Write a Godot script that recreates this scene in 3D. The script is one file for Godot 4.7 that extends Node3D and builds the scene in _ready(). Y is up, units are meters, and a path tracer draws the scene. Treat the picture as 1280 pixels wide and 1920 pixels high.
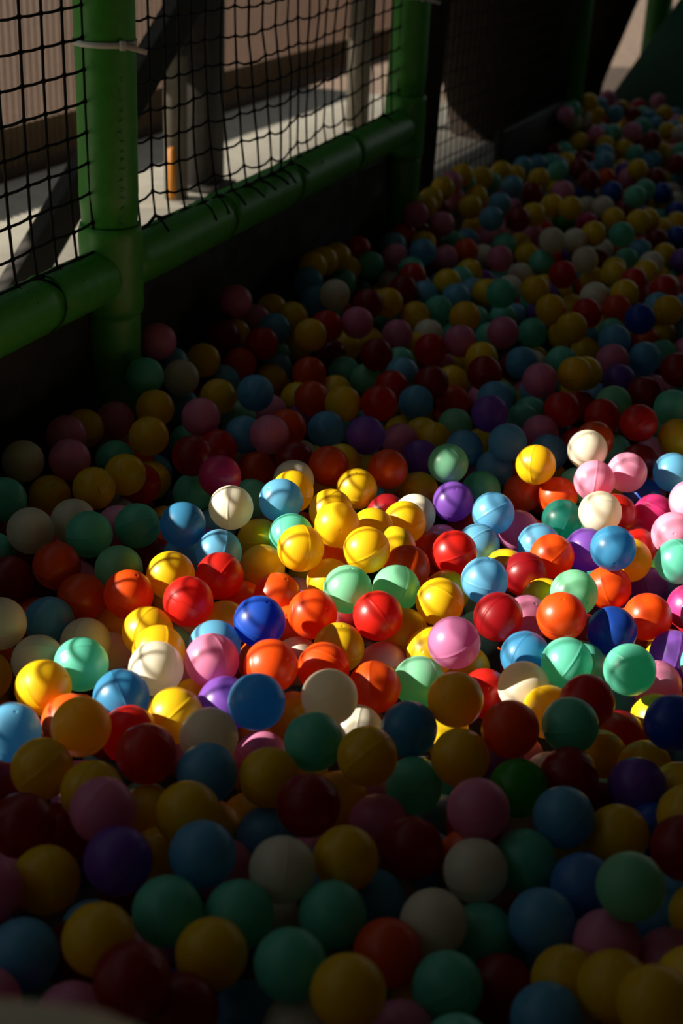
extends Node3D
# A ball pit seen from above its near end: y is up, y = 0 is the mean height of the ball centres, the camera looks along -z.
# Wall frame: along(s), out of the wall into the pit(q), height(h); s = 0 is the first padded post.
const POST_X := -0.4438
const POST_Z := -2.5421
const ALONG := Vector3(0.3759, 0, -0.9267)
const INWARD := Vector3(0.9267, 0, 0.3759)
const BALL_R := 0.035
const EYE := Vector3(0, 1, 0)
const PITCH := -25.5

const HUES := {
	"red": "cf2218",
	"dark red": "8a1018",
	"orange": "ee5512",
	"yellow": "f5ca18",
	"cream white": "ece5cd",
	"pale pink": "f2a6c4",
	"mauve": "c478a4",
	"steel blue": "3f8bb5",
	"pale green": "86cfa4",
	"mint green": "68ccb0",
	"dark teal": "1d6157",
	"light blue": "68b0d4",
	"mid blue": "568fd0",
	"royal blue": "2352b8",
	"pink": "e58bb0",
	"magenta": "cf3478",
	"purple": "7d4fae",
	"green": "2f8a17",
}
const BALLS := {
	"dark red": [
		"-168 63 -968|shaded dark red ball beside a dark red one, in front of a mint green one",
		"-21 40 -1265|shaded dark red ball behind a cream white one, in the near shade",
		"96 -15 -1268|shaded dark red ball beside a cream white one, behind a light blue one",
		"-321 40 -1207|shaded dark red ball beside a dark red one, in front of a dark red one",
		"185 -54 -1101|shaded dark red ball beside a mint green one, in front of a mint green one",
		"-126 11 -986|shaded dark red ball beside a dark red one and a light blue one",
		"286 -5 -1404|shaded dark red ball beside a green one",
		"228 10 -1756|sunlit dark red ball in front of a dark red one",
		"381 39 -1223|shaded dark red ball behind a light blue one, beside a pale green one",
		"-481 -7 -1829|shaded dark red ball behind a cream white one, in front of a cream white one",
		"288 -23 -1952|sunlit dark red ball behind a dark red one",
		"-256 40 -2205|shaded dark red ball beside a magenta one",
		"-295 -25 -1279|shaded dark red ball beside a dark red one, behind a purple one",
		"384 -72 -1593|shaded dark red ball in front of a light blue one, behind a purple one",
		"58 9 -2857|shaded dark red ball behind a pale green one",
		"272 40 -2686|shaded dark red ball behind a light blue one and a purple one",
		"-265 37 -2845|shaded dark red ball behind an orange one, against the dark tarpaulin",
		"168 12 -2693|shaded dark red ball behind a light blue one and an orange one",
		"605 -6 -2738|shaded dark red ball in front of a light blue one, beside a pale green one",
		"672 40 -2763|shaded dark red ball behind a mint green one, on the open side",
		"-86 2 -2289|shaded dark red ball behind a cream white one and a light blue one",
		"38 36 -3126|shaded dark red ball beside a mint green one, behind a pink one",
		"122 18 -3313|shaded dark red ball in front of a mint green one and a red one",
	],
	"yellow": [
		"27 40 -990|shaded yellow ball behind a cream white one, along the near edge of the pit",
		"-105 21 -1051|shaded yellow ball beside a dark red one and a mint green one",
		"-284 22 -1145|shaded yellow ball behind a light blue one, beside a purple one",
		"-212 39 -1044|shaded yellow ball along the near edge of the pit, in front of a yellow one",
		"306 52 -981|shaded yellow ball in front of a pink one, at the bottom right",
		"22 16 -1208|shaded yellow ball beside a cream white one, in the near shade",
		"281 17 -1037|shaded yellow ball beside a pink one, along the near edge of the pit",
		"43 39 -1363|shaded yellow ball in front of a cream white one, in the near shade",
		"-323 36 -1314|partly sunlit yellow ball behind a dark red one",
		"-291 49 -1381|partly sunlit yellow ball in front of a mint green one, beside an orange one",
		"156 6 -1416|shaded yellow ball beside an orange one, in the near shade",
		"331 -13 -1307|shaded yellow ball behind a mid blue one",
		"-69 18 -1342|shaded yellow ball in front of a pink one, at the bottom centre",
		"-150 41 -1239|shaded yellow ball behind a yellow one, beside a yellow one, at the bottom left",
		"153 31 -1504|shaded yellow ball in front of a mauve one",
		"-360 26 -1495|sunlit yellow ball behind a light blue one",
		"245 -21 -1082|shaded yellow ball behind a light blue one, at the bottom right",
		"-58 37 -1887|sunlit yellow ball in front of a light blue one and a mint green one",
		"148 6 -1799|sunlit yellow ball behind a mauve one",
		"40 40 -1886|sunlit yellow ball behind a pale green one",
		"-193 12 -1468|partly sunlit yellow ball beside a purple one",
		"-6 40 -1966|sunlit yellow ball beside a dark red one and a mint green one",
		"-404 21 -2098|shaded yellow ball behind a pink one, in front of a pink one",
		"-241 27 -1802|sunlit yellow ball in front of a steel blue one",
		"335 19 -2286|shaded yellow ball beside a light blue one, behind an orange one, on the open side",
		"-343 33 -2298|shaded yellow ball behind a yellow one that is in the shade by the sunny band",
		"-362 23 -2153|shaded yellow ball beside a red one and a yellow one, at the middle left",
		"5 -7 -1679|sunlit yellow ball beside a pale pink one",
		"-117 -18 -1925|sunlit yellow ball beside a light blue one, in front of a mint green one",
		"-260 35 -1277|shaded yellow ball beside a red one, in front of a red one",
		"-483 -10 -2126|shaded yellow ball beside a mint green one and a yellow one, at the middle left",
		"350 -66 -1536|shaded yellow ball beside a dark red one, behind a purple one",
		"24 -9 -2210|shaded yellow ball behind a dark red one, beside an orange one",
		"-256 7 -1674|sunlit yellow ball behind a cream white one, beside a red one",
		"-203 -18 -1307|shaded yellow ball beside a pink one, in front of a red one",
		"13 -51 -1398|shaded yellow ball beside a dark red one and a pink one, behind a yellow one",
		"102 2 -2064|sunlit yellow ball in front of a cream white one, beside a dark red one",
		"453 45 -2694|shaded yellow ball in front of a mint green one, behind a red one",
		"-7 15 -2547|shaded yellow ball behind a light blue one, in front of a pale green one",
		"-348 40 -2413|shaded yellow ball beside a pink one, at the foot of the thick green corner post",
		"-181 -22 -1239|shaded yellow ball behind a mint green one, beside a purple one",
		"-83 40 -2874|shaded yellow ball behind a dark red one and an orange one",
		"-245 20 -2538|shaded yellow ball behind a pale green one and a pink one",
		"-292 32 -2706|shaded yellow ball behind a cream white one and a light blue one",
		"97 -27 -1764|shaded yellow ball beside a mauve one",
		"-128 -14 -2007|partly sunlit yellow ball beside a mint green one",
		"-232 16 -1610|sunlit yellow ball beside a pink one",
		"490 34 -3028|shaded yellow ball in front of a yellow one, at the middle right",
		"282 -22 -1567|shaded yellow ball beside a mint green one, an orange one, a red one",
		"398 -50 -1492|shaded yellow ball behind a purple one, in front of a royal blue one",
		"135 -45 -2291|shaded yellow ball behind a cream white one, beside a dark red one",
		"-49 -44 -1558|shaded yellow ball beside a cream white one, behind a pink one",
		"616 13 -2460|shaded yellow ball behind a light blue one, beside a pink one and a red one",
		"455 40 -3138|shaded yellow ball behind a yellow one, beside a yellow one, at the top right",
		"-462 30 -2327|shaded yellow ball behind a pink one, against the dark tarpaulin",
		"735 33 -3197|shaded yellow ball behind a light blue one, in front of a red one",
		"459 -19 -2010|shaded yellow ball beside a mint green one, behind a purple one",
		"254 40 -3051|shaded yellow ball behind a pink one that is beside a red one",
		"407 16 -1310|shaded yellow ball beside a purple one and a royal blue one",
		"435 40 -3286|shaded yellow ball beside a cream white one, in front of a mint green one",
		"-17 24 -2049|shaded yellow ball beside a light blue one, in front of an orange one",
		"-13 -17 -1887|sunlit yellow ball behind a dark red one and an orange one",
		"134 -22 -1705|partly sunlit yellow ball beside a mauve one",
		"50 8 -2020|partly sunlit yellow ball in front of a dark red one",
		"169 -41 -2521|shaded yellow ball beside a light blue one and a pale green one",
		"-162 -50 -2831|shaded yellow ball behind a light blue one and a pink one, beside an orange one",
		"-82 25 -2112|shaded yellow ball behind a mint green one, beside an orange one and a yellow one",
		"86 16 -3209|shaded yellow ball beside a dark red one and a yellow one, at the top centre",
		"152 -17 -3220|shaded yellow ball behind a cream white one, in front of a light blue one",
		"-157 -11 -1732|partly sunlit yellow ball behind a light blue one",
	],
	"mint green": [
		"-29 18 -1045|shaded mint green ball behind a cream white one, in front of a mint green one",
		"126 -19 -1064|shaded mint green ball in front of a cream white one and a mint green one",
		"-154 28 -1100|shaded mint green ball in front of a purple one",
		"10 -1 -1139|shaded mint green ball in front of a yellow one, at the bottom centre",
		"-84 13 -1117|shaded mint green ball in front of a cream white one and a light blue one",
		"221 -18 -1260|shaded mint green ball beside a mid blue one",
		"-20 35 -1393|shaded mint green ball beside a cream white one, in front of a yellow one",
		"292 26 -1466|shaded mint green ball in front of a cream white one and a red one",
		"169 -49 -1172|shaded mint green ball beside a cream white one, behind a mint green one",
		"104 -41 -1421|shaded mint green ball in front of a steel blue one",
		"394 9 -1631|partly sunlit mint green ball beside a pink one",
		"-324 25 -1555|sunlit mint green ball in front of a cream white one",
		"315 -3 -1661|sunlit mint green ball beside a mint green one",
		"-374 41 -1892|shaded mint green ball behind an orange one",
		"-314 20 -1971|shaded mint green ball beside a steel blue one",
		"-375 78 -2478|shaded mint green ball beside a cream white one, in front of a pink one",
		"521 10 -1956|sunlit mint green ball behind a magenta one",
		"-526 40 -2000|shaded mint green ball behind a cream white one, in the shade by the sunny band",
		"-258 -41 -2230|shaded mint green ball behind a steel blue one",
		"619 40 -2541|shaded mint green ball beside a dark red one, in front of a dark red one",
		"248 -50 -2320|partly sunlit mint green ball in front of a light blue one",
		"424 -31 -3177|shaded mint green ball beside a pink one and a yellow one, at the middle right",
		"351 40 -3246|shaded mint green ball in front of a cream white one, at the top right",
		"-76 15 -1971|shaded mint green ball behind a yellow one, in the shade by the sunny band",
		"-398 -3 -2269|shaded mint green ball beside a pink one, in front of a pink one",
		"43 25 -3491|shaded mint green ball beside a pink one, against the dark tarpaulin",
		"208 -12 -3262|shaded mint green ball behind a cream white one, beside a light blue one",
		"730 40 -3860|shaded mint green ball behind a cream white one and a mint green one",
	],
	"pale green": [
		"310 51 -1142|shaded pale green ball beside a light blue one",
		"115 -24 -1629|partly sunlit pale green ball in front of a mauve one",
		"14 28 -1783|partly sunlit pale green ball behind a dark red one",
		"85 9 -1827|partly sunlit pale green ball in front of a red one",
		"182 15 -2281|shaded pale green ball behind a mint green one",
		"-319 22 -1822|shaded pale green ball in front of a mint green one",
		"347 6 -1844|partly sunlit pale green ball behind an orange one",
		"216 -50 -2623|shaded pale green ball in front of an orange one",
		"39 -55 -2876|shaded pale green ball in front of a dark red one",
		"521 17 -2612|shaded pale green ball in front of a purple one",
	],
	"purple": [
		"-211 44 -1153|shaded purple ball behind a mint green one",
		"370 -18 -1408|shaded purple ball behind a royal blue one",
		"192 -35 -2233|sunlit purple ball beside a cream white one",
		"37 29 -2360|shaded purple ball behind an orange one",
		"269 30 -2491|shaded purple ball behind a light blue one",
		"-134 10 -1502|partly sunlit purple ball behind a cream white one",
		"484 -39 -1757|partly sunlit purple ball in front of a magenta one",
		"395 -18 -2038|sunlit purple ball in front of a cream white one",
		"143 -45 -2438|shaded purple ball beside an orange one, in front of a pink one",
		"496 -76 -2026|sunlit purple ball beside a magenta one",
		"562 -1 -2792|shaded purple ball behind a pale green one",
	],
	"light blue": [
		"-127 41 -1173|shaded light blue ball behind a mint green one that is beside a mint green one",
		"229 -16 -1161|shaded light blue ball in front of a mid blue one",
		"-287 12 -1048|shaded light blue ball behind a pink one, in front of a pink one",
		"266 11 -1303|shaded light blue ball beside a green one",
		"218 -11 -1019|shaded light blue ball beside a dark red one, at the bottom right",
		"-140 22 -1339|shaded light blue ball in front of a cream white one",
		"-71 -74 -1068|shaded light blue ball beside a cream white one and a dark red one",
		"-375 30 -1390|sunlit light blue ball behind a dark red one, beside an orange one",
		"55 -50 -1219|shaded light blue ball beside a cream white one, in front of a dark red one",
		"-399 -7 -1713|shaded light blue ball behind a cream white one, beside a cream white one",
		"216 12 -1860|sunlit light blue ball in front of a red one",
		"-69 -46 -1315|shaded light blue ball behind a cream white one, beside a light blue one",
		"-97 40 -2045|partly sunlit light blue ball in front of a cream white one",
		"250 -1 -2122|sunlit light blue ball in front of a mint green one",
		"295 15 -2391|shaded light blue ball in front of a purple one",
		"-173 40 -2516|shaded light blue ball in front of a light blue one and an orange one",
		"-35 -1 -2451|shaded light blue ball beside a purple one",
		"-182 13 -1908|sunlit light blue ball in front of a cream white one",
		"137 -9 -2634|shaded light blue ball in front of a dark red one and a light blue one",
		"586 -2 -2329|sunlit light blue ball behind a pale pink one",
		"633 13 -2907|shaded light blue ball behind a dark red one, beside a light blue one",
		"363 -57 -1219|shaded light blue ball in front of a light blue one and a pale green one",
		"224 -33 -2066|sunlit light blue ball beside a red one",
		"-184 4 -2395|shaded light blue ball behind an orange one, in front of a pale green one",
		"368 -2 -2880|shaded light blue ball beside a dark red one that is behind a purple one",
		"223 -26 -2450|shaded light blue ball beside a light blue one, in front of a pale green one",
		"278 -49 -2414|shaded light blue ball behind a light blue one, beside a light blue one",
		"-160 17 -1628|partly sunlit light blue ball beside an orange one",
		"325 -36 -2084|sunlit light blue ball in front of a dark teal one",
		"570 39 -2937|shaded light blue ball beside a light blue one, in front of a royal blue one",
		"-162 32 -2925|shaded light blue ball beside a pink one and a yellow one, behind a red one",
		"380 -25 -2446|shaded light blue ball beside a cream white one, in front of a pink one",
		"-102 53 -3216|shaded light blue ball beside a cream white one, behind a light blue one",
		"176 40 -3579|shaded light blue ball in front of a dark red one and an orange one",
		"-84 27 -3157|shaded light blue ball beside a cream white one, in front of a light blue one",
		"288 17 -2606|shaded light blue ball in front of a dark red one, behind a purple one",
	],
	"cream white": [
		"-44 26 -1173|shaded cream white ball in front of a dark red one, behind a mint green one",
		"163 -6 -1225|shaded cream white ball behind a cream white one, beside a dark red one",
		"115 -13 -1148|shaded cream white ball in front of a cream white one, beside a light blue one",
		"-4 40 -1482|shaded cream white ball behind a cream white one, in front of a cream white one",
		"-226 32 -1542|sunlit cream white ball beside a pink one",
		"-145 24 -1409|shaded cream white ball in front of a purple one",
		"-463 40 -1897|shaded cream white ball behind a dark red one, beside a mint green one",
		"-173 40 -2010|sunlit cream white ball behind a light blue one",
		"256 -26 -1631|partly sunlit cream white ball beside a mint green one",
		"-530 40 -2150|shaded cream white ball behind a mint green one, against the dark tarpaulin",
		"421 19 -2101|sunlit cream white ball beside a dark teal one",
		"-19 -49 -1028|shaded cream white ball along the near edge of the pit",
		"-386 8 -1584|shaded cream white ball beside a cream white one, in front of a light blue one",
		"-444 38 -1625|shaded cream white ball behind a cream white one, beside a light blue one",
		"427 40 -2315|shaded cream white ball behind a pale pink one",
		"-321 40 -2580|shaded cream white ball at the foot of the thick green corner post",
		"-341 -15 -1673|partly sunlit cream white ball beside a cream white one",
		"-409 32 -1951|shaded cream white ball behind a mint green one and an orange one",
		"-38 57 -3117|shaded cream white ball beside a light blue one, behind a red one",
		"33 -46 -1537|shaded cream white ball in front of a cream white one, beside a steel blue one",
		"-318 -63 -1719|sunlit cream white ball beside a cream white one and a mint green one",
		"608 15 -3674|shaded cream white ball beside a cream white one and a dark red one",
		"528 40 -3764|shaded cream white ball in front of a green one, behind a mint green one",
	],
	"orange": [
		"67 -12 -1099|shaded orange ball along the near edge of the pit",
		"216 32 -1443|shaded orange ball behind a green one",
		"54 -15 -1596|partly sunlit orange ball in front of a pale pink one",
		"315 21 -1745|sunlit orange ball behind a mint green one, in front of a pale green one",
		"-81 34 -1557|sunlit orange ball in front of a royal blue one",
		"-34 13 -1734|partly sunlit orange ball beside a dark red one",
		"-293 23 -1747|sunlit orange ball beside an orange one, in front of a pale green one",
		"-409 23 -1822|shaded orange ball in front of a mint green one",
		"-364 0 -1773|shaded orange ball in front of a pale green one",
		"452 -10 -1812|sunlit orange ball beside a magenta one",
		"-14 0 -1613|sunlit orange ball behind a cream white one",
		"335 -15 -2003|sunlit orange ball beside a dark red one",
		"77 5 -2268|shaded orange ball in front of a purple one",
		"421 -42 -1957|sunlit orange ball beside a pale green one",
		"-26 11 -2256|shaded orange ball beside a dark red one, behind a yellow one",
		"-89 -20 -1840|sunlit orange ball behind an orange one, beside an orange one",
		"102 9 -1894|shaded orange ball behind a pale green one, beside a red one",
		"322 -55 -2325|sunlit orange ball beside a light blue one",
		"-68 2 -2598|shaded orange ball behind a light blue one and an orange one",
		"-158 -47 -2351|shaded orange ball beside a magenta one",
		"380 -42 -2289|sunlit orange ball behind a dark teal one",
		"-80 -11 -2777|shaded orange ball in front of a dark red one, beside a mint green one",
		"-225 -4 -2792|shaded orange ball in front of a dark red one, behind a light blue one",
		"217 -41 -2729|shaded orange ball in front of a dark red one, behind a pale green one",
		"-106 20 -2398|shaded orange ball behind a dark red one, beside a light blue one",
		"622 20 -3226|shaded orange ball beside a cream white one and a red one",
	],
	"pink": [
		"167 29 -1286|shaded pink ball beside a green one",
		"-237 58 -1216|shaded pink ball beside a dark red one, behind a purple one",
		"-227 -2 -982|shaded pink ball beside a dark red one, along the near edge of the pit",
		"292 -16 -1132|shaded pink ball in front of a mid blue one",
		"-157 36 -1561|sunlit pink ball beside a cream white one",
		"60 -44 -1346|shaded pink ball beside a dark red one and a yellow one, behind a yellow one",
		"359 -34 -1129|shaded pink ball in front of a light blue one, beside a pink one",
		"-457 38 -2170|shaded pink ball beside a cream white one, in the shade just past the sunny band",
		"-134 34 -2330|shaded pink ball behind a dark red one, beside an orange one",
		"-261 40 -2382|shaded pink ball behind a dark red one and a red one",
		"-332 46 -1100|shaded pink ball in front of a dark red one, behind a light blue one",
		"-419 20 -2397|shaded pink ball at the foot of the thick green corner post, beside a yellow one",
		"-368 101 -2610|shaded pink ball behind a light blue one and a mint green one",
		"80 -41 -1018|shaded pink ball beside a mint green one, along the near edge of the pit",
		"380 40 -2660|shaded pink ball in front of a mint green one, behind a red one",
		"-308 11 -982|shaded pink ball along the near edge of the pit, on the wall side",
		"-480 43 -2261|shaded pink ball behind a pink one, against the dark tarpaulin, beside a yellow one",
		"-84 -38 -1455|shaded pink ball in front of a steel blue one",
		"-245 94 -2913|shaded pink ball behind a pink one and a yellow one",
		"451 -55 -1698|shaded pink ball beside a light blue one, in front of a purple one",
		"15 40 -2973|shaded pink ball in front of a dark red one, beside a red one",
		"337 22 -3009|shaded pink ball beside a mint green one that is behind a mint green one",
		"238 23 -2932|shaded pink ball beside a cream white one and a red one",
		"105 -37 -2495|shaded pink ball behind an orange one and a purple one",
		"-113 -50 -1260|shaded pink ball beside a cream white one, on the open side",
		"107 -13 -3063|shaded pink ball behind a dark red one, in front of a mint green one",
		"370 -13 -2514|shaded pink ball behind a light blue one, beside a light blue one",
		"278 -30 -1826|partly sunlit pink ball beside a dark red one",
		"556 21 -2858|shaded pink ball in front of a light blue one, behind a purple one",
		"383 12 -3657|shaded pink ball behind a cream white one, beside a cream white one",
		"164 76 -3833|shaded pink ball behind a dark red one, beside a dark red one",
	],
	"red": [
		"-210 40 -1346|shaded red ball beside a cream white one and a light blue one",
		"-205 36 -1712|sunlit red ball in front of a red one",
		"57 18 -1729|sunlit red ball beside a dark red one",
		"-174 10 -1839|sunlit red ball behind an orange one",
		"322 21 -1529|shaded red ball behind a dark red one, beside a light blue one",
		"177 5 -1959|sunlit red ball beside a red one",
		"541 40 -2455|shaded red ball behind a dark red one, in front of a dark red one",
		"-241 16 -1417|shaded red ball beside an orange one, behind a red one",
		"62 22 -2538|shaded red ball behind a purple one",
		"413 20 -2558|shaded red ball beside a mint green one, in front of a yellow one",
		"-183 27 -2840|shaded red ball behind a light blue one and an orange one",
		"174 10 -2902|shaded red ball in front of a cream white one, beside a mint green one",
		"209 -62 -1667|partly sunlit red ball beside a cream white one",
		"490 13 -2547|shaded red ball behind a cream white one",
		"-226 0 -2333|shaded red ball behind a magenta one",
		"-345 -18 -2207|shaded red ball in front of a mint green one, behind a pink one",
		"518 40 -3432|shaded red ball beside a cream white one and a mint green one",
		"534 40 -3118|shaded red ball in front of a cream white one, behind a mint green one",
		"-51 40 -2937|shaded red ball in front of a cream white one and a light blue one",
		"88 2 -2681|shaded red ball in front of a dark red one, beside a light blue one",
	],
	"steel blue": [
		"-92 44 -1458|shaded steel blue ball in front of a cream white one",
		"96 5 -1473|shaded steel blue ball behind a mint green one",
		"-261 25 -1483|partly sunlit steel blue ball in front of a cream white one",
		"-240 42 -1938|partly sunlit steel blue ball beside a cream white one",
		"419 27 -1956|sunlit steel blue ball in front of a cream white one",
		"265 -22 -1706|shaded steel blue ball behind a cream white one",
	],
	"mid blue": [
		"280 -18 -1224|shaded mid blue ball behind a light blue one",
	],
	"green": [
		"223 -4 -1374|shaded green ball beside a dark red one",
	],
	"mauve": [
		"157 39 -1629|sunlit mauve ball beside a dark red one",
		"298 -44 -2148|shaded mauve ball behind a dark red one",
	],
	"royal blue": [
		"-103 40 -1659|partly sunlit royal blue ball behind a cream white one",
		"419 30 -1476|partly sunlit royal blue ball beside a dark red one",
		"391 -4 -1756|partly sunlit royal blue ball behind a mint green one",
		"652 40 -3097|shaded royal blue ball beside a light blue one",
		"382 -38 -1346|shaded royal blue ball behind a pale green one",
	],
	"magenta": [
		"-202 40 -2127|partly sunlit magenta ball behind a cream white one",
		"529 -19 -2184|partly sunlit magenta ball behind a pale pink one",
	],
	"pale pink": [
		"494 15 -2280|sunlit pale pink ball in front of a dark red one",
		"429 20 -2226|sunlit pale pink ball behind a cream white one",
		"526 23 -2025|sunlit pale pink ball in front of a magenta one",
		"68 -49 -1704|partly sunlit pale pink ball behind an orange one",
	],
	"dark teal": [
		"380 -50 -2213|partly sunlit dark teal ball beside a cream white one",
	],
}
const REST := {
	"mint green": "131 -16 -978;345 -38 -1714;-522 -2 -1894;-296 -50 -2473;-157 -43 -2222;376 -56 -2724;352 -48 -2659;516 -50 -2525;424 -47 -2350;-24 3 -3400;83 -44 -3297;-9 -58 -2927;112 -50 -2981;273 -13 -3526;299 -44 -3297;328 -50 -3190;606 -21 -3173;766 -52 -3386;465 -23 -2960;719 -50 -3121;147 8 -3518;326 58 -4319;424 17 -4532;276 -27 -3941;423 -30 -3956;509 -26 -3777;651 40 -4663;846 40 -4334;914 17 -4541;765 -49 -3928;786 106 -5442;1111 7 -5740;948 27 -5443;1017 -22 -5314",
	"yellow": "400 -14 -1180;-133 -59 -1340;428 -39 -1433;-463 -32 -1605;-177 -31 -1560;439 -68 -1633;-238 -32 -1839;-328 -56 -1795;83 6 -1961;165 -35 -1902;265 -49 -2012;312 -34 -1889;-337 -41 -2273;-101 -47 -2721;-25 -53 -2789;-4 -10 -2319;219 -32 -2825;112 -77 -2640;150 -57 -2585;484 26 -2754;648 -34 -2502;-246 20 -2910;-178 28 -3077;-129 30 -3020;-8 -43 -3053;43 -50 -3117;232 19 -3386;302 -13 -3605;329 -6 -3401;283 4 -2882;147 -55 -3102;643 -50 -3715;648 40 -3290;678 -6 -3619;763 -1 -3632;553 -50 -3450;495 -32 -3176;745 -50 -3268;540 -50 -3114;-40 67 -3398;-71 71 -3340;-15 19 -3463;-96 74 -3279;188 5 -3798;331 40 -4101;360 32 -4264;311 96 -4263;249 84 -4128;212 72 -4033;194 66 -3966;391 47 -4479;462 40 -4606;523 -2 -4760;511 34 -4070;578 35 -4190;576 37 -4541;348 -39 -4163;476 -50 -4046;486 -48 -3930;626 42 -4140;920 42 -4732;868 -27 -5035;767 -1 -4212;659 32 -3888;813 31 -4062;871 0 -4215;998 -50 -4402;935 -50 -4311;888 -50 -4009;718 -50 -3831;873 109 -5612;939 30 -5810;1270 -2 -6116;1120 -55 -6127;1215 -9 -5752;1118 -11 -5339;912 -1 -5357;816 4 -5378;986 -13 -5376",
	"purple": "-290 -87 -1311;211 -50 -1491;-81 -55 -2636;926 -50 -3949",
	"dark red": "-393 -50 -1397;337 -72 -1438;15 -42 -1812;77 -38 -2176;538 -13 -2391;-40 -41 -2987;734 9 -3383;175 8 -3899;236 32 -4084;458 40 -3980;552 1 -4486;723 40 -4696;744 30 -4586;994 8 -4772;1073 40 -4858;775 -53 -4475;889 -43 -4138;685 -50 -3907;1132 -8 -6076;1064 40 -5272",
	"light blue": "393 -53 -1280;412 -108 -1721;-241 -25 -1958;41 -40 -2569;-349 38 -2657;-254 -21 -2732;-156 -50 -2909;112 0 -2770;176 -4 -3351;252 2 -3321;301 -23 -3463;726 20 -3265;798 -12 -3211;103 25 -3692;478 40 -4394;553 16 -4820;420 40 -4152;382 40 -3972;319 -32 -3996;828 40 -4846;822 -20 -4983;824 -50 -4039;955 57 -5871;1011 39 -5801;1206 -18 -6094;1225 -34 -6028;1074 -31 -5275;866 20 -5087",
	"orange": "-317 12 -1443;-98 -28 -1668;-142 -53 -1871;-65 -40 -1779;454 23 -2402;694 -50 -3220;135 13 -3842;305 -13 -3811;826 -1 -4771",
	"cream white": "-53 -53 -1713;121 -14 -2128;-84 3 -2207;403 -37 -3554;182 -40 -3161;575 33 -3277;603 19 -3849;361 -50 -3900;449 -50 -3723;1062 -50 -4823;1059 -55 -4712;739 -50 -4561;767 -15 -4417;710 -50 -4024;807 -18 -3784;859 45 -5633;800 56 -5488;1258 -6 -5698",
	"pink": "-78 -90 -1825;-353 -9 -2022;-153 -48 -2647;656 -50 -2877;594 -58 -2539;-210 26 -3000;782 -50 -3150;107 26 -3572;239 40 -3884;289 32 -4229;275 88 -4192;518 -43 -4140;382 -49 -4103;248 -23 -3770;629 40 -4353;903 -1 -4785;1008 66 -6000;754 95 -5374;1019 40 -5426;882 23 -5418",
	"red": "148 -51 -2066;458 -8 -2154;480 -30 -2076;480 -50 -2759;149 12 -3448;696 29 -3438;748 46 -3326;9 49 -3540",
	"pale pink": "568 40 -2115",
	"magenta": "535 -38 -1899;687 -16 -4192",
	"royal blue": "537 -52 -2328;762 -50 -4753;807 11 -4516;1001 -23 -4691;964 -50 -4220;1026 -50 -4546",
	"pale green": "-209 -37 -2576",
	"green": "643 -50 -4347",
}

var used := {}
var M := {}
var rng := RandomNumberGenerator.new()
var bumps := FastNoiseLite.new()


func W(s: float, q: float, h: float) -> Vector3:
	return Vector3(POST_X, h, POST_Z) + ALONG * s + INWARD * q


# ---------- naming ----------
func numbered(called: String) -> String:
	var n: int = used.get(called, 0)
	used[called] = n + 1
	return called if n == 0 else "%s_%03d" % [called, n]


func tag(o: Node, label: String, category: String, group := "") -> void:
	o.set_meta("label", label)
	o.set_meta("category", category)
	if group:
		o.set_meta("group", group)


func thing(called: String, label: String, category: String, at := Vector3.ZERO, group := "") -> Node3D:
	var o := Node3D.new()
	o.name = numbered(called)
	o.position = at
	add_child(o)
	tag(o, label, category, group)
	return o


func put(called: String, mesh: Mesh, mat: Material, parent: Node3D = null) -> MeshInstance3D:
	var o := MeshInstance3D.new()
	o.mesh = mesh
	o.material_override = mat
	if parent:
		o.name = called
		parent.add_child(o, true)
	else:
		o.name = numbered(called)
		add_child(o)
	return o


func struct(called: String, mesh: Mesh, mat: Material) -> MeshInstance3D:
	var o := put(called, mesh, mat)
	o.set_meta("kind", "structure")
	return o


# ---------- shapes ----------
func start() -> SurfaceTool:
	var st := SurfaceTool.new()
	st.begin(Mesh.PRIMITIVE_TRIANGLES)
	return st


func done(st: SurfaceTool, smooth := true) -> ArrayMesh:
	if smooth:
		st.index()
	st.generate_normals()
	return st.commit()


func quad(st: SurfaceTool, a: Vector3, b: Vector3, c: Vector3, d: Vector3) -> void:
	for v in [a, b, c, a, c, d]:
		st.add_vertex(v)


# a tube along points with a radius for each; closed ends
func tube(st: SurfaceTool, pts: Array, radii: Array, sides := 12, caps := true) -> void:
	var n := pts.size()
	var up := Vector3.UP
	var first: Vector3 = (pts[1] - pts[0]).normalized()
	if absf(first.y) > 0.9:
		up = Vector3.RIGHT
	var side: Vector3 = first.cross(up).normalized()
	var rings := []
	for i in n:
		var t: Vector3 = (pts[mini(i + 1, n - 1)] - pts[maxi(i - 1, 0)]).normalized()
		side = (side - t * side.dot(t)).normalized()
		var other: Vector3 = t.cross(side)
		var ring := []
		for k in sides:
			var a := TAU * k / sides
			ring.append(pts[i] + (side * cos(a) + other * sin(a)) * float(radii[i]))
		rings.append(ring)
	for i in n - 1:
		for k in sides:
			var j := (k + 1) % sides
			quad(st, rings[i][k], rings[i][j], rings[i + 1][j], rings[i + 1][k])
	if caps:
		for k in sides:
			var j := (k + 1) % sides
			for v in [pts[0], rings[0][j], rings[0][k], pts[n - 1], rings[n - 1][k], rings[n - 1][j]]:
				st.add_vertex(v)


func same(r: float, n: int) -> Array:
	var a := []
	a.resize(n)
	a.fill(r)
	return a


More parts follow.
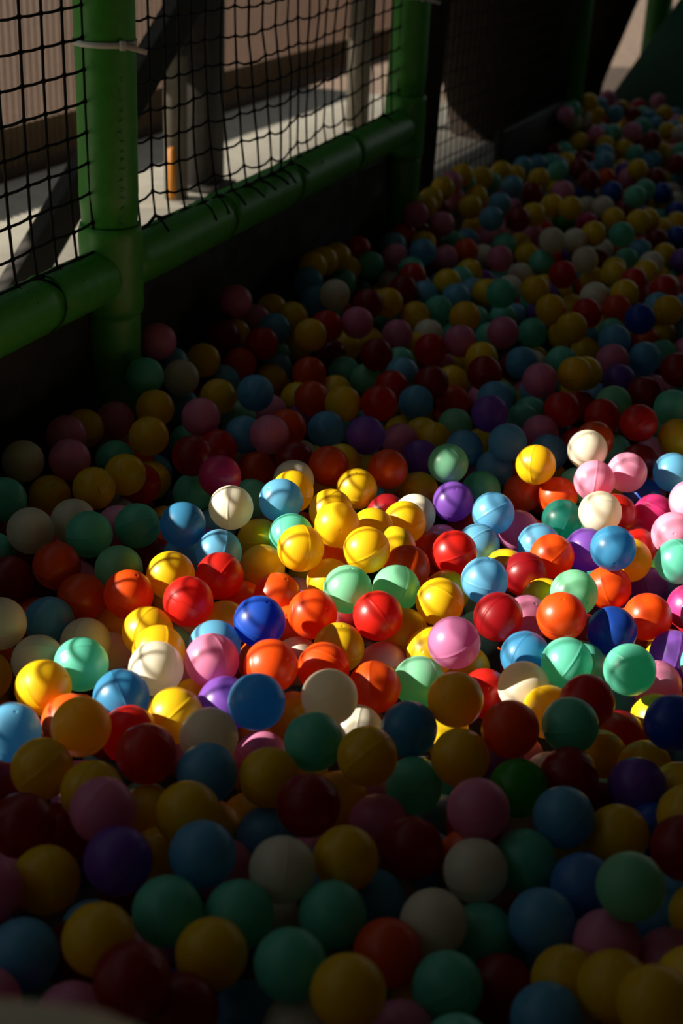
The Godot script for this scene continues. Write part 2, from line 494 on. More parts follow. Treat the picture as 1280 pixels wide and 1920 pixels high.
# a box with chamfered edges in the frame (x, y, z axes) about a centre
func box(st: SurfaceTool, at: Vector3, size: Vector3, bx := Vector3.RIGHT, by := Vector3.UP, bz := Vector3.BACK, ch := 0.004) -> void:
	var h := size / 2.0
	ch = minf(ch, minf(h.x, minf(h.y, h.z)) * 0.6)
	var P := func(x: float, y: float, z: float) -> Vector3: return at + bx * x + by * y + bz * z
	var f := func(a: Vector3, b: Vector3, c: Vector3, d: Vector3, away: Vector3) -> void:
		if (b - a).cross(c - a).dot(away) > 0.0:
			quad(st, d, c, b, a)
		else:
			quad(st, a, b, c, d)
	var axes := [bx, by, bz]
	var hh := [h.x, h.y, h.z]
	for i in 3:
		var u := (i + 1) % 3
		var w := (i + 2) % 3
		for s in [-1.0, 1.0]:
			var away: Vector3 = axes[i] * s
			var o: Vector3 = at + away * hh[i]
			var du: Vector3 = axes[u] * (hh[u] - ch)
			var dw: Vector3 = axes[w] * (hh[w] - ch)
			f.call(o - du - dw, o + du - dw, o + du + dw, o - du + dw, away)
		for s in [-1.0, 1.0]:
			for t in [-1.0, 1.0]:
				var n1: Vector3 = axes[u] * s
				var n2: Vector3 = axes[w] * t
				var e: Vector3 = axes[i] * (hh[i] - ch)
				var p1: Vector3 = at + n1 * hh[u] + n2 * (hh[w] - ch)
				var p2: Vector3 = at + n1 * (hh[u] - ch) + n2 * hh[w]
				f.call(p1 - e, p1 + e, p2 + e, p2 - e, n1 + n2)
	for a in [-1.0, 1.0]:
		for b in [-1.0, 1.0]:
			for c in [-1.0, 1.0]:
				var va: Vector3 = at + bx * a * h.x + by * b * (h.y - ch) + bz * c * (h.z - ch)
				var vb: Vector3 = at + bx * a * (h.x - ch) + by * b * h.y + bz * c * (h.z - ch)
				var vc: Vector3 = at + bx * a * (h.x - ch) + by * b * (h.y - ch) + bz * c * h.z
				if (vb - va).cross(vc - va).dot(bx * a + by * b + bz * c) > 0.0:
					var keep := va
					va = vb
					vb = keep
				for v in [va, vb, vc]:
					st.add_vertex(v)


func box_mesh(at: Vector3, size: Vector3, bx := Vector3.RIGHT, by := Vector3.UP, bz := Vector3.BACK, ch := 0.004) -> ArrayMesh:
	var st := start()
	box(st, at, size, bx, by, bz, ch)
	return done(st, false)


# a box in the wall frame: from (s0, q0, h0) to (s1, q1, h1)
func wall_box(s0: float, s1: float, q0: float, q1: float, h0: float, h1: float, ch := 0.004) -> ArrayMesh:
	return box_mesh(W((s0 + s1) / 2, (q0 + q1) / 2, (h0 + h1) / 2), Vector3(s1 - s0, h1 - h0, q1 - q0), ALONG, Vector3.UP, INWARD, ch)


# a surface of height fn(u, v) with a thickness, u along, v up; both faces and rims
func sheet(at: Callable, nu: int, nv: int, thick: float, away: Vector3) -> ArrayMesh:
	var st := start()
	var A := []
	for i in nu + 1:
		var row := []
		for j in nv + 1:
			row.append(at.call(float(i) / nu, float(j) / nv))
		A.append(row)
	for i in nu:
		for j in nv:
			var a: Vector3 = A[i][j]
			var b: Vector3 = A[i + 1][j]
			var c: Vector3 = A[i + 1][j + 1]
			var d: Vector3 = A[i][j + 1]
			if (b - a).cross(c - a).dot(away) > 0.0:
				var keep := b
				b = d
				d = keep
			quad(st, a, b, c, d)
			var back := away * thick
			quad(st, d - back, c - back, b - back, a - back)
	var rim := []
	for i in nu:
		rim.append([A[i][0], A[i + 1][0]])
		rim.append([A[i + 1][nv], A[i][nv]])
	for j in nv:
		rim.append([A[0][j + 1], A[0][j]])
		rim.append([A[nu][j], A[nu][j + 1]])
	for e in rim:
		quad(st, e[0], e[1], e[1] - away * thick, e[0] - away * thick)
	return done(st)


# ---------- materials ----------
func plain(hex: String, rough := 0.6, spec := 0.5) -> StandardMaterial3D:
	var m := StandardMaterial3D.new()
	m.albedo_color = Color(hex)
	m.roughness = rough
	m.metallic_specular = spec
	return m


func grained(dark: String, light: String, scale: Vector3, rough := 0.7, seed_ := 1, relief := 0.0, freq := 0.02) -> StandardMaterial3D:
	var n := FastNoiseLite.new()
	n.seed = seed_
	n.frequency = freq
	n.fractal_octaves = 5
	var t := NoiseTexture2D.new()
	t.width = 512
	t.height = 512
	t.seamless = true
	t.noise = n
	var g := Gradient.new()
	g.set_color(0, Color(dark))
	g.set_color(1, Color(light))
	t.color_ramp = g
	var m := StandardMaterial3D.new()
	m.albedo_texture = t
	m.roughness = rough
	m.uv1_triplanar = true
	m.uv1_world_triplanar = true
	m.uv1_scale = scale
	if relief > 0.0:
		var b := NoiseTexture2D.new()
		b.width = 512
		b.height = 512
		b.seamless = true
		b.noise = n
		m.heightmap_enabled = true
		m.heightmap_texture = b
		m.heightmap_scale = relief
	return m


func ball_plastic(hex: String, thin := 0.6) -> StandardMaterial3D:
	var m := StandardMaterial3D.new()
	m.albedo_color = Color(hex)
	m.roughness = 0.36
	m.metallic_specular = 0.5
	m.backlight_enabled = true
	var c := Color(hex).srgb_to_linear()
	var top := maxf(c.r, maxf(c.g, c.b))
	m.backlight = (Color(c.r, c.g, c.b) * (thin / top)).linear_to_srgb()
	return m


func _ready() -> void:
	rng.seed = 11
	bumps.seed = 5
	bumps.frequency = 1.0
	# ---------- camera, sky, sun, exposure ----------
	var cam := Camera3D.new()
	cam.name = "camera"
	cam.keep_aspect = Camera3D.KEEP_HEIGHT
	cam.fov = 39.6
	cam.position = EYE
	cam.rotation_degrees = Vector3(PITCH, 0, 2.7)
	var lens := CameraAttributesPhysical.new()
	lens.frustum_focal_length = 50.0
	lens.frustum_focus_distance = 2.15
	lens.exposure_aperture = 4.0
	add_child(cam)
	cam.attributes = lens
	cam.fov = 39.6
	cam.current = true

	var env := Environment.new()
	env.tonemap_mode = Environment.TONE_MAPPER_LINEAR
	env.tonemap_exposure = 3.2
	env.sdfgi_enabled = true
	env.ssao_enabled = true
	env.ssil_enabled = true
	var sky := Sky.new()
	var air := ProceduralSkyMaterial.new()
	air.sky_top_color = Color("9faab4")
	air.sky_horizon_color = Color("d6d4cc")
	air.ground_bottom_color = Color("5c5648")
	air.ground_horizon_color = Color("b9b2a0")
	air.sky_energy_multiplier = 0.44
	air.ground_energy_multiplier = 0.4
	sky.sky_material = air
	env.background_mode = Environment.BG_SKY
	env.sky = sky
	var world := WorldEnvironment.new()
	world.name = "world"
	world.environment = env
	add_child(world)

	var sun := DirectionalLight3D.new()
	sun.name = "sun"
	var el := deg_to_rad(26.5)
	var az := deg_to_rad(8.0)
	var to_light := Vector3(-cos(az) * cos(el), sin(el), sin(az) * cos(el))
	sun.look_at_from_position(Vector3.ZERO, -to_light, Vector3.UP)
	sun.light_color = Color("fff5e6")
	sun.light_energy = 1.25
	sun.light_angular_distance = 0.6
	sun.shadow_enabled = true
	add_child(sun)

	materials()
	setting()
	outside()
	frame()
	nets()
	far_end()
	balls()


func materials() -> void:
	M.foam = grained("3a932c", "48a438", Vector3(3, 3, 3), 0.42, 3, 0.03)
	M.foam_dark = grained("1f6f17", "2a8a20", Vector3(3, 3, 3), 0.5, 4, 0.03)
	M.cord = plain("0b0c0b", 0.7, 0.35)
	M.tie = plain("cfd3cb", 0.35)
	M.tarp = grained("181b10", "2f3424", Vector3(1.5, 1.5, 1.5), 0.55, 9, 0.06)
	M.concrete = grained("c9c3b2", "e0dac8", Vector3(0.8, 0.8, 0.8), 0.9, 12, 0.05)
	M.paving = grained("57463a", "7d6a58", Vector3(0.9, 0.9, 0.9), 0.9, 13, 0.1, 0.03)
	M.pole = grained("5b554a", "7a7364", Vector3(2, 2, 2), 0.6, 14)
	M.dark_pole = grained("2f2c27", "45403a", Vector3(2, 2, 2), 0.7, 15)
	M.board = grained("3a2c20", "55402f", Vector3(2, 8, 2), 0.8, 16)
	M.bark = grained("1a110a", "3a2818", Vector3(5, 1.2, 5), 0.95, 17, 0.9, 0.03)
	M.ramp = grained("0f4a33", "176045", Vector3(2, 2, 2), 0.55, 18, 0.04)
	M.roof = plain("7d7a72", 0.9)
	M.lining = plain("4a4844", 0.9)
	M.cream = plain("d8cfb4", 0.6)
	M.print = plain("4d9a44", 0.6)
	M.orange = plain("d98a2a", 0.5)
	M.hem = grained("66543f", "836a53", Vector3(6, 0.6, 6), 0.9, 19)
	var film := grained("4e3526", "6b4a36", Vector3(6, 0.6, 6), 0.9, 19)
	film.transparency = BaseMaterial3D.TRANSPARENCY_ALPHA
	film.albedo_color = Color(1, 1, 1, 0.55)
	M.film = film


func setting() -> void:
	# ground outside, floor of the pit, roof, closed sides that the photograph does not show
	struct("ground", box_mesh(Vector3(0, -0.32, -6), Vector3(60, 0.2, 60), Vector3.RIGHT, Vector3.UP, Vector3.BACK, 0.01), M.paving)
	struct("floor", wall_box(-3.5, 4.9, 0.0, 5.0, -0.24, -0.19), M.lining)
	struct("ceiling", wall_box(-4.0, 6.2, -0.12, 5.2, 2.0, 2.1), M.roof)
	struct("wall_right", wall_box(-4.0, 6.2, 5.0, 5.1, -0.22, 2.0), M.lining)
	struct("wall_near", wall_box(-4.0, -3.9, -0.1, 5.0, -0.22, 2.0), M.lining)


func outside() -> void:
	# pale concrete path beside the pit
	struct("path", wall_box(-3.0, 3.75, -1.55, -0.1, -0.22, -0.02, 0.01), M.concrete)
	# corrugated brown screens hung between poles: the near one leaves a gap through which the sun comes
	screen(-1.22, 1.15, true)
	screen(1.15, 6.4, true)
	screen(-7.0, -1.97, false)
	# poles and brace between the net and the screen
	var p := thing("scaffold_pole", "thick dark square pole on the pale path behind the net", "pole", W(1.75, -0.75, -0.02))
	put("shaft", box_mesh(Vector3(0, 0.9, 0), Vector3(0.1, 1.8, 0.1), ALONG, Vector3.UP, INWARD), M.dark_pole, p)
	put("foot_plate", box_mesh(Vector3(0, 0.01, 0), Vector3(0.16, 0.02, 0.16), ALONG, Vector3.UP, INWARD), M.dark_pole, p)
	var g := thing("fence_pole", "slim grey round pole beside the thick dark pole behind the net", "pole", W(1.58, -0.75, -0.02))
	var st := start()
	tube(st, [Vector3.ZERO, Vector3(0, 1.75, 0)], [0.035, 0.035], 16)
	put("shaft", done(st), M.pole, g)
	st = start()
	tube(st, [Vector3(0, 0.42, 0), Vector3(0, 0.5, 0)], [0.045, 0.045], 16)
	put("clamp", done(st), M.dark_pole, g)
	put("reflector_strip", box_mesh(INWARD * 0.02 - ALONG * 0.06 + Vector3(0, 0.09, 0), Vector3(0.022, 0.15, 0.02), ALONG, Vector3.UP, INWARD), M.orange, g)
	var b := thing("brace_plank", "dark slanting plank that leans past the green corner post behind the net", "plank", W(0.36, -0.5, -0.02))
	var foot := Vector3(0, 0.03, 0)
	var top := ALONG * 1.4 + Vector3(0, 1.07, 0) + INWARD * 0.04
	var dir := (top - foot).normalized()
	put("board", box_mesh((foot + top) / 2, Vector3((top - foot).length(), 0.1, 0.04), dir, INWARD.cross(dir).normalized(), INWARD), M.dark_pole, b)
	var f := thing("fence_pole", "grey round pole behind the net close to the second green post", "pole", W(3.0, -0.75, -0.02))
	st = start()
	tube(st, [Vector3.ZERO, Vector3(0, 1.75, 0)], [0.045, 0.045], 16)
	put("shaft", done(st), M.pole, f)
	st = start()
	tube(st, [Vector3(0, 0.5, 0), Vector3(0, 0.6, 0)], [0.058, 0.058], 16)
	put("clamp", done(st), M.dark_pole, f)


func screen(s0: float, s1: float, seen: bool) -> void:
	var label := "long corrugated brown screen hanging across the path behind the nets" if s0 > 1.0 else ("corrugated brown screen beside the gap that lets the sun in" if seen else "corrugated brown screen on the near side of the sunny gap")
	var o := thing("hanging_screen", label, "screen", W(s0, -1.3, -0.02))
	o.position = Vector3.ZERO
	var st := start()
	var low := start()
	var n := int((s1 - s0) / 0.0057)
	var prev := W(s0, -1.3, 0)
	for i in n + 1:
		var s := lerpf(s0, s1, float(i) / n)
		var wave := 0.009 * sin(s * TAU / 0.034) + 0.004 * bumps.get_noise_2d(s * 3.0, 0)
		var at := W(s, -1.3 + wave, 0)
		if i:
			quad(st, prev + Vector3(0, 0.14, 0), at + Vector3(0, 0.14, 0), at + Vector3(0, 0.63, 0), prev + Vector3(0, 0.63, 0))
			quad(low, prev + Vector3(0, 0.015, 0), at + Vector3(0, 0.015, 0), at + Vector3(0, 0.14, 0), prev + Vector3(0, 0.14, 0))
		prev = at
	put("corrugated_skirt", done(st), M.film, o)
	var ribs := start()
	for k in int((s1 - s0) / 0.034):
		var s := s0 + k * 0.034 + 0.006
		quad(ribs, W(s, -1.317, 0.14), W(s + 0.013, -1.317, 0.14), W(s + 0.013, -1.317, 0.63), W(s, -1.317, 0.63))
	put("rib_strips", done(ribs, false), M.film, o)
	put("hem_band", done(low), M.hem, o)
	put("base_board", wall_box(s0, s1, -1.33, -1.29, -0.02, 0.02), M.board, o)
	# both blinds hang askew: the edges of the gap slant
	var cut := 0.0 if seen else 0.4
	var lean := 0.47 if s0 < 0.0 and seen else 0.0
	var top := start()
	var c := []
	for q in [-1.33, -1.29]:
		c.append([W(s0 - lean * 0.25, q, 0.62), W(s1 - cut, q, 0.62), W(s1 + cut, q, 2.2), W(s0 + lean * 0.75, q, 2.2)])
	quad(top, c[0][0], c[0][1], c[0][2], c[0][3])
	quad(top, c[1][3], c[1][2], c[1][1], c[1][0])
	for k in 4:
		var m := (k + 1) % 4
		quad(top, c[0][m], c[0][k], c[1][k], c[1][m])
	put("top_blind", done(top, false), M.board, o)


func padded_post(s: float, label: String, top: float, r := 0.053, joint := true, rail_h := 0.26) -> void:
	var o := thing("padded_post", label, "post", W(s, 0, -0.19))
	var lathe := func(h0: float, h1: float, rr: float, seed_: float) -> ArrayMesh:
		var st := start()
		var pts := []
		var rad := []
		var n := 26
		for i in n + 1:
			var h := lerpf(h0, h1, float(i) / n)
			pts.append(Vector3(bumps.get_noise_2d(h * 2.0, seed_) * 0.002, h + 0.19, bumps.get_noise_2d(h * 2.0, seed_ + 7.0) * 0.002))
			var e := minf(h - h0, h1 - h)
			rad.append(rr * (1.0 - 0.06 * exp(-e / 0.006)) + 0.0012 * bumps.get_noise_2d(h * 9.0, seed_ + 3.0))
		tube(st, pts, rad, 28)
		return done(st)
	if joint:
		put("foam_sleeve", lathe.call(-0.19, rail_h - 0.075, r * 0.98, s), M.foam, o)
		put("joint_sleeve", lathe.call(rail_h - 0.08, rail_h + 0.085, r * 1.1, s + 20.0), M.foam, o)
		put("foam_sleeve", lathe.call(rail_h + 0.08, top, r, s + 40.0), M.foam, o)
		if s == 0.0:   # worn, unreadable print down the side that faces the pit
			var face := (EYE - W(s, 0, 0.5))
			face.y = 0
			face = face.normalized()
			var side := Vector3.UP.cross(face)
			var out := (face * 0.89 + side * 0.45).normalized()
			var tang := Vector3.UP.cross(out)
			var marks := start()
			for k in 17:
				var h := 0.33 + 0.017 * k + rng.randf() * 0.004
				for m in 3:
					box(marks, out * (r - 0.0002) + tang * rng.randf_range(-0.004, 0.004) + Vector3(0, h + 0.19 + rng.randf_range(-0.004, 0.004), 0), Vector3(rng.randf_range(0.002, 0.007), rng.randf_range(0.0008, 0.004), 0.0012), tang, Vector3.UP, out, 0.0002)
			put("worn_print", done(marks, false), M.print, o)
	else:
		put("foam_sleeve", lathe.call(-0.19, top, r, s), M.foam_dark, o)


func rail(s0: float, s1: float, h0: float, h1: float, cuts: Array, label: String) -> void:
	var o := thing("padded_rail", label, "rail", Vector3.ZERO)
	var edges := [s0] + cuts + [s1]
	for k in edges.size() - 1:
		var st := start()
		var pts := []
		var rad := []
		var n := 22
		for i in n + 1:
			var s: float = lerpf(edges[k], edges[k + 1], float(i) / n)
			var e := minf(s - edges[k], edges[k + 1] - s)
			pts.append(W(s, 0.0, lerpf(h0, h1, (s - s0) / (s1 - s0))))
			rad.append(0.049 * (1.0 - 0.10 * exp(-e / 0.008)) + 0.0015 * bumps.get_noise_2d(s * 9.0, 4.0))
		tube(st, pts, rad, 26)
		put("foam_sleeve", done(st), M.foam, o)
	for k in range(1, edges.size() - 1):
		var st := start()
		var ring := []
		var s: float = edges[k]
		var h := lerpf(h0, h1, (s - s0) / (s1 - s0))
		for i in 25:
			var a := TAU * i / 24.0
			ring.append(W(s + 0.008 * sin(a), cos(a) * 0.0485, h + sin(a) * 0.0485))
		tube(st, ring, same(0.0022, 25), 6)
		put("binding_cord", done(st), M.foam_dark, o)


func cable_tie(s: float, h: float, r: float, label: String, tail: float) -> void:
	var o := thing("cable_tie", label, "cable tie", W(s, 0, h))
	var st := start()
	var n := 36
	for i in n:
		var a := TAU * i / n
		var b := TAU * (i + 1) / n
		var ia := Vector3(cos(a), 0, sin(a))
		var ib := Vector3(cos(b), 0, sin(b))
		var ri := r + 0.0004
		var ro := r + 0.0022
		var u := Vector3(0, 0.005, 0)
		quad(st, ib * ro - u, ib * ro + u, ia * ro + u, ia * ro - u)
		quad(st, ia * ri - u, ia * ri + u, ib * ri + u, ib * ri - u)
		quad(st, ia * ri + u, ia * ro + u, ib * ro + u, ib * ri + u)
		quad(st, ib * ri - u, ib * ro - u, ia * ro - u, ia * ri - u)
	put("band", done(st, false), M.tie, o)
	# head on the side that faces the camera, a little to its right
	var face := (EYE - W(s, 0, h))
	face.y = 0
	face = face.normalized()
	var side := Vector3.UP.cross(face)
	var at := (face * 0.85 + side * 0.52).normalized()
	var tang := Vector3.UP.cross(at)
	put("head", box_mesh(at * (r + 0.004), Vector3(0.011, 0.016, 0.009), tang, Vector3.UP, at, 0.0015), M.tie, o)
	var end := at * (r + 0.004) + tang * tail + Vector3(0, -0.014, 0)
	var dir := (end - at * (r + 0.004)).normalized()
	put("tail", box_mesh(at * (r + 0.0045) + dir * tail * 0.5, Vector3(tail, 0.009, 0.0018), dir, at.cross(dir).normalized(), at, 0.0005), M.tie, o)


func frame() -> void:
	padded_post(-1.5, "green foam padded post outside the sunny gap, nearest post of the wall", 2.0)
	padded_post(0.0, "thick green foam padded corner post between the two nets with a white cable tie", 2.0)
	padded_post(1.503, "second green padded post where the long padded rail ends", 2.0, 0.051, true, 0.29)
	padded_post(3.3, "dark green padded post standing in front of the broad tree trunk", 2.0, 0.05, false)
	rail(-1.46, -0.035, 0.235, 0.255, [-0.9, -0.22], "green padded rail below the nearer net running into the corner post")
	rail(0.035, 1.468, 0.258, 0.292, [0.42, 0.75, 1.1], "long green padded rail between the two green posts under the big net")
	cable_tie(0.0, 0.66, 0.053, "white cable tie around the thick green corner post", 0.05)
	cable_tie(1.503, 0.625, 0.051, "white cable tie around the second green post high by the tree trunk", 0.055)
	tarp(-1.5, 0.0, "dark crumpled tarpaulin under the nearer padded rail")
	var kick := put("kick_board", wall_box(2.45, 3.36, -0.03, 0.005, -0.19, 0.13, 0.006), M.tarp)
	tag(kick, "low dark kick board at the edge of the balls beside the third post", "board")
	tarp(0.0, 1.503, "dark tarpaulin under the long padded rail between the two posts")


func tarp(s0: float, s1: float, label: String) -> void:
	var at := func(u: float, v: float) -> Vector3:
		var s := lerpf(s0 + 0.03, s1 - 0.03, u)
		var h := lerpf(-0.18, 0.228, v)
		var q := 0.014 * bumps.get_noise_3d(s * 3.0, h * 3.5, 2.0) + 0.008 * bumps.get_noise_3d(s * 9.0, h * 5.0, 8.0) + 0.004 * bumps.get_noise_3d(s * 22.0, h * 20.0, 3.0)
		return W(s, q - 0.012, h)
	var o := put("tarpaulin", sheet(at, 70, 24, 0.004, INWARD), M.tarp)
	tag(o, label, "tarpaulin")


# a knotted net hung from above and lashed to the rail; cells of about 5.5 cm
func net(s0: float, s1: float, rail0: float, rail1: float, top: float, cell_s: float, cell_h: float, r: float, label: String, wrap: bool, slack: float) -> void:
	var o := thing("safety_net", label, "net", Vector3.ZERO)
	var cols := int(round((s1 - s0) / cell_s))
	var base := func(s: float) -> float: return lerpf(rail0, rail1, (s - s0) / (s1 - s0)) + (0.049 if wrap else 0.0)
	var rows := int(round((top - rail0) / cell_h))
	var grid := []
	for i in cols + 1:
		var line := []
		for j in rows + 1:
			var u := float(i) / cols
			var v := float(j) / rows
			var s := lerpf(s0, s1, u)
			var hb: float = base.call(s)
			var h := lerpf(hb, top, v)
			var free := sin(PI * u)
			var low := exp(-v * rows / 2.2)
			h += -slack * 0.35 * free * (1.0 - v) + slack * 0.22 * bumps.get_noise_3d(s * 4.0, h * 3.0, 1.0) * free
			h += slack * low * 0.5 * bumps.get_noise_2d(s * 9.0, 3.0)
			h = maxf(h, hb + 0.004 * j)
			var q := slack * 0.5 * free * bumps.get_noise_3d(s * 1.5, h * 1.5, 5.0) - 0.012 * (1.0 - low)
			s += slack * 0.22 * bumps.get_noise_3d(s * 5.0, h * 4.0, 9.0) * free
			line.append(W(s, q, h))
		grid.append(line)
	var st := start()
	for i in cols + 1:
		var pts: Array = grid[i].duplicate()
		if wrap:   # the tail of each cord goes over the pit side of the rail
			var c: Vector3 = grid[i][0]
			var lean := rng.randf_range(-0.02, 0.02)
			pts.push_front(c + INWARD * 0.022 + Vector3(0, -0.008, 0) + ALONG * lean * 0.5)
			pts.push_front(c + INWARD * 0.04 + Vector3(0, -0.02 - rng.randf() * 0.012, 0) + ALONG * lean)
		tube(st, pts, same(r, pts.size()), 6)
	for j in range(0, rows + 1):
		var pts := []
		for i in cols + 1:
			pts.append(grid[i][j])
			if i < cols:
				var a: Vector3 = grid[i][j]
				var b: Vector3 = grid[i + 1][j]
				pts.append((a + b) / 2 - Vector3(0, slack * 0.05, 0))
		tube(st, pts, same(r * (1.5 if j == 0 and wrap else 0.95), pts.size()), 6)
		for i in cols + 1:
			var at: Vector3 = grid[i][j]
			tube(st, [at - Vector3(0, r * 1.9, 0), at - Vector3(0, r * 0.8, 0), at + Vector3(0, r * 0.8, 0), at + Vector3(0, r * 1.9, 0)], [r * 0.8, r * 1.75, r * 1.75, r * 0.8], 6)
	put("cord_lattice", done(st), M.cord, o)


func nets() -> void:
	net(-1.44, -0.05, 0.235, 0.255, 1.98, 0.06, 0.055, 0.0026, "black knotted net between the nearer padded rail and the corner post", true, 0.03)
	net(0.05, 1.455, 0.258, 0.292, 1.98, 0.058, 0.0555, 0.0024, "big sagging black knotted net above the long padded rail", true, 0.075)
	net(1.55, 3.24, -0.06, -0.06, 1.98, 0.05, 0.05, 0.0018, "fine dark net in front of the tree trunk past the second post", false, 0.02)


func trunk(label: String, foot: Vector3, pts: Array, radii: Array, seed_: float) -> void:
	var o := thing("tree_trunk", label, "tree trunk", foot)
	var st := start()
	var curve := Curve3D.new()
	for p in pts:
		curve.add_point(p)
	var n := 40
	var line := []
	var rad := []
	for i in n + 1:
		var u := float(i) / n
		line.append(curve.sample_baked(u * curve.get_baked_length(), true))
		var k := u * (radii.size() - 1)
		var lo := mini(int(k), radii.size() - 2)
		rad.append(lerpf(radii[lo], radii[lo + 1], smoothstep(0.0, 1.0, k - lo)) * (1.0 + 0.05 * bumps.get_noise_2d(u * 6.0, seed_)))
	tube(st, line, rad, 26)
	put("bark", done(st), M.bark, o)


func far_end() -> void:
	trunk("slim dark tree trunk right behind the second green post", W(1.87, -0.13, -0.22), [Vector3.ZERO, Vector3(0.02, 0.7, 0), Vector3(0.1, 2.6, -0.05)], [0.085, 0.075, 0.1], 1.0)
	trunk("broad dark tree trunk between the second and third green posts", W(3.2, -0.24, -0.22), [Vector3.ZERO, Vector3(0.0, 0.4, 0), Vector3(-0.07, 1.0, -0.03), Vector3(-0.16, 2.8, -0.1)], [0.17, 0.33, 0.42, 0.46], 2.0)
	trunk("leaning dark tree trunk at the far corner of the pit past the third post", W(4.2, -0.23, -0.22), [Vector3.ZERO, Vector3(0.03, 0.3, 0), Vector3(0.16, 0.7, 0), Vector3(0.7, 2.8, 0)], [0.12, 0.11, 0.15, 0.19], 3.0)
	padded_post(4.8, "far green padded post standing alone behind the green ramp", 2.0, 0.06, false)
	# a cream padded bar close under the camera, cut by the frame
	var bar := thing("padded_bar", "cream padded bar close under the camera, blurred, crossing the near corner of the frame", "bar", Vector3(-0.15, 0.48, -0.45))
	var st := start()
	tube(st, [Vector3(-0.045, 0.018, 0.003), Vector3(0.013, 0.017, 0.003), Vector3(0.045, 0.023, 0.011), Vector3(0.086, 0.017, 0.025), Vector3(0.122, 0.014, 0.049)], same(0.04, 5), 22)
	put("foam_sleeve", done(st), M.cream, bar)
	# the padded ramp that closes the far end
	var o := thing("padded_ramp", "wide dark green padded ramp rising from the far edge of the balls", "ramp", Vector3.ZERO)
	var along := (INWARD * 0.9 - ALONG * 0.43).normalized()
	var a := W(4.24, -0.15, -0.2)
	var away := (ALONG * 0.9 + INWARD * 0.43).normalized()
	var slope := (away * 0.62 + Vector3(0, 0.6, 0)).normalized()
	var n := along.cross(slope).normalized()
	if n.y < 0:
		n = -n
	for k in 3:
		put("mat", box_mesh(a + along * (0.55 + k * 1.1) + slope * 0.5, Vector3(1.09, 0.1, 1.0), along, n, slope, 0.025), M.ramp, o)


# ---------- the balls ----------
func ball_mesh(rings: int, sides: int, detail: bool) -> ArrayMesh:
	var lats := []
	for i in rings + 1:
		lats.append(-PI / 2 + PI * i / rings)
	if detail:   # a fine moulding ridge round the middle and a pin mark at each pole
		for d in [-0.02, -0.009, 0.009, 0.02]:
			lats.append(d)
		for d in [0.05, 0.075, 0.1]:
			lats.append(PI / 2 - d)
			lats.append(-PI / 2 + d)
		lats.sort()
	var P := func(lat: float, k: int) -> Vector3:
		var r := BALL_R
		if detail and absf(lat) < 0.012:
			r += 0.0002
		if detail and PI / 2 - absf(lat) < 0.06:
			r -= 0.0006
		var a := TAU * (k % sides) / sides
		return Vector3(cos(lat) * cos(a), sin(lat), cos(lat) * sin(a)) * r
	var st := start()
	for i in lats.size() - 1:
		for k in sides:
			var a: Vector3 = P.call(lats[i], k)
			var b: Vector3 = P.call(lats[i], k + 1)
			var c: Vector3 = P.call(lats[i + 1], k + 1)
			var d: Vector3 = P.call(lats[i + 1], k)
			if i > 0:
				for v in [a, b, c]:
					st.add_vertex(v)
			if i < lats.size() - 2:
				for v in [a, c, d]:
					st.add_vertex(v)
	return done(st)


func turned() -> Basis:
	var axis := Vector3(rng.randfn(), rng.randfn(), rng.randfn()).normalized()
	return Basis(axis, rng.randf() * TAU)


func point(text: String) -> Vector3:
	var f := text.split_floats(" ")
	return Vector3(f[0], f[1], f[2]) * 0.001


func key(p: Vector3) -> Vector3i:
	return Vector3i((p / 0.07).floor())


func clear_of(grid: Dictionary, p: Vector3, gap: float) -> bool:
	var k := key(p)
	for x in [-1, 0, 1]:
		for y in [-1, 0, 1]:
			for z in [-1, 0, 1]:
				for o in grid.get(k + Vector3i(x, y, z), []):
					if p.distance_squared_to(o) < gap * gap:
						return false
	return true


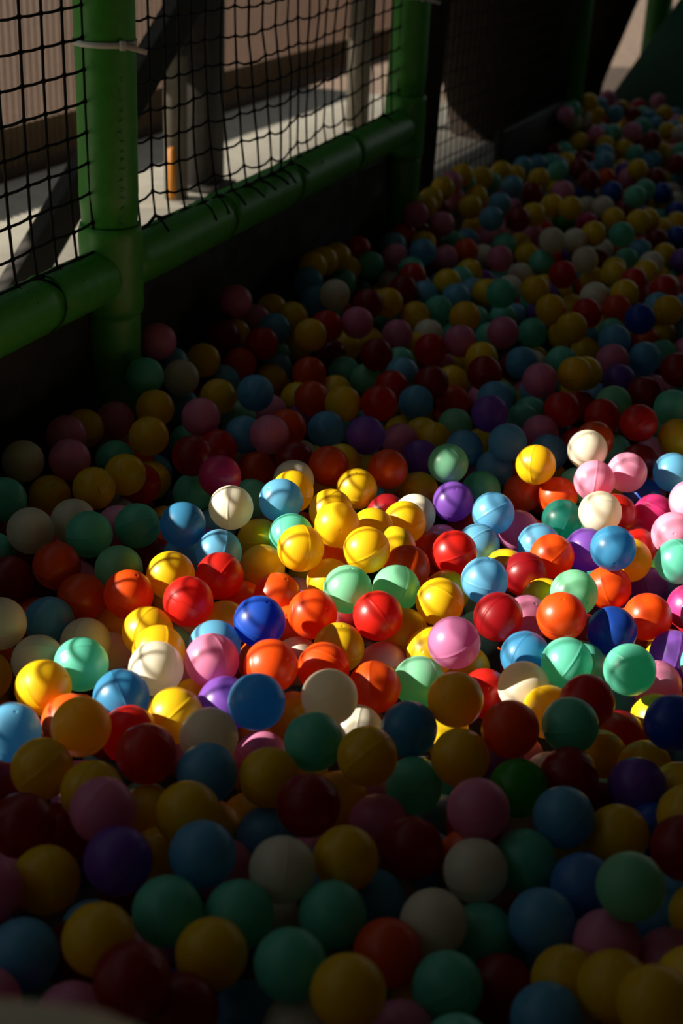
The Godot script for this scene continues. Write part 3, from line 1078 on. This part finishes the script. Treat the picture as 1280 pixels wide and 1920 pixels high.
func balls() -> void:
	var fine := ball_mesh(26, 44, true)
	var coarse := ball_mesh(14, 24, false)
	var grid := {}
	var all: Array[Vector3] = []
	var note := func(p: Vector3) -> void:
		all.append(p)
		var k := key(p)
		if not grid.has(k):
			grid[k] = []
		grid[k].append(p)
	for shade in BALLS:
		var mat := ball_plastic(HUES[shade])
		for line in BALLS[shade]:
			var bits: PackedStringArray = line.split("|")
			var o := put("plastic_ball", fine, mat)
			o.transform = Transform3D(turned(), point(bits[0]))
			tag(o, bits[1], "ball", shade + " plastic balls in the pit")
			note.call(o.position)
	# the smaller, farther balls and those that fill the pit under and around them: one mass
	var where: Array[Transform3D] = []
	var tint: Array[Color] = []
	for shade in REST:
		for text in REST[shade].split(";"):
			var p := point(text)
			where.append(Transform3D(turned(), p))
			tint.append(Color(HUES[shade]))
			note.call(p)
	var known := all.duplicate()
	var mix := ["yellow", "yellow", "yellow", "mint green", "mint green", "light blue", "light blue", "pink", "pink", "red", "orange", "cream white", "dark red", "purple", "dark red"]
	var level := [-0.012, -0.047, -0.088]
	for layer in 3:
		for i in range(-40, 70):
			for j in 100:
				var step := 0.071 if layer == 0 else 0.066
				var p := Vector3((i + 0.5 * (j % 2)) * step + rng.randfn(0, 0.008), level[layer] + rng.randfn(0, 0.012), -(0.3 + j * step * 0.866 + rng.randfn(0, 0.008)))
				var rel := p - Vector3(POST_X, 0, POST_Z)
				var q := rel.dot(INWARD)
				var s := rel.dot(ALONG)
				if q < 0.05 or q > 3.4 or s > 4.15 - 0.45 * q or p.x + p.z * 0.45 > 0.8:
					continue
				var v := seen_at(p)
				var shown: bool = v.z > 0.3 and v.x > -40 and v.x < 1320 and v.y > 150 and v.y < 1960
				if layer == 0 and shown and p.z > -4.6:
					continue
				if layer == 2 and not shown:
					continue
				for attempt in 5:
					var t := p if attempt == 0 else p + Vector3(rng.randfn(0, 0.014), rng.randfn(0, 0.012), rng.randfn(0, 0.014))
					if not clear_of(grid, t, BALL_R * 1.93):
						continue
					if shown and hides(known, t):
						continue
					where.append(Transform3D(turned(), t))
					tint.append(Color(HUES[mix[rng.randi() % mix.size()]]))
					note.call(t)
					break
	var mm := MultiMesh.new()
	mm.transform_format = MultiMesh.TRANSFORM_3D
	mm.use_colors = true
	mm.mesh = coarse
	mm.instance_count = where.size()
	for i in where.size():
		mm.set_instance_transform(i, where[i])
		mm.set_instance_color(i, tint[i].srgb_to_linear())
	var mass := MultiMeshInstance3D.new()
	mass.name = "plastic_balls"
	mass.multimesh = mm
	var mat := ball_plastic("ffffff", 0.0)
	mat.backlight_enabled = false
	mat.vertex_color_use_as_albedo = true
	mass.material_override = mat
	add_child(mass)
	mass.set_meta("kind", "stuff")
	tag(mass, "mass of small far and half-buried coloured plastic balls filling the rest of the pit", "balls")


# picture place and depth of a point, to keep filling balls from covering those already placed
func seen_at(p: Vector3) -> Vector3:
	var rel := p - EYE
	var c := cos(deg_to_rad(-PITCH))
	var s := sin(deg_to_rad(-PITCH))
	var z := -rel.z * c - rel.y * s
	var up := -rel.z * s + rel.y * c
	if z < 0.05:
		return Vector3(0, 0, -1)
	return Vector3(640 + 2667 * rel.x / z, 960 - 2667 * up / z, z)


func hides(known: Array, t: Vector3) -> bool:
	var dir := (t - EYE).normalized()
	var far := t.distance_to(EYE)
	for o in known:
		var rel: Vector3 = o - EYE
		var along: float = rel.dot(dir)
		if along > far and rel.length_squared() - along * along < 0.0042 * (along / far) * (along / far):
			return true
	return false
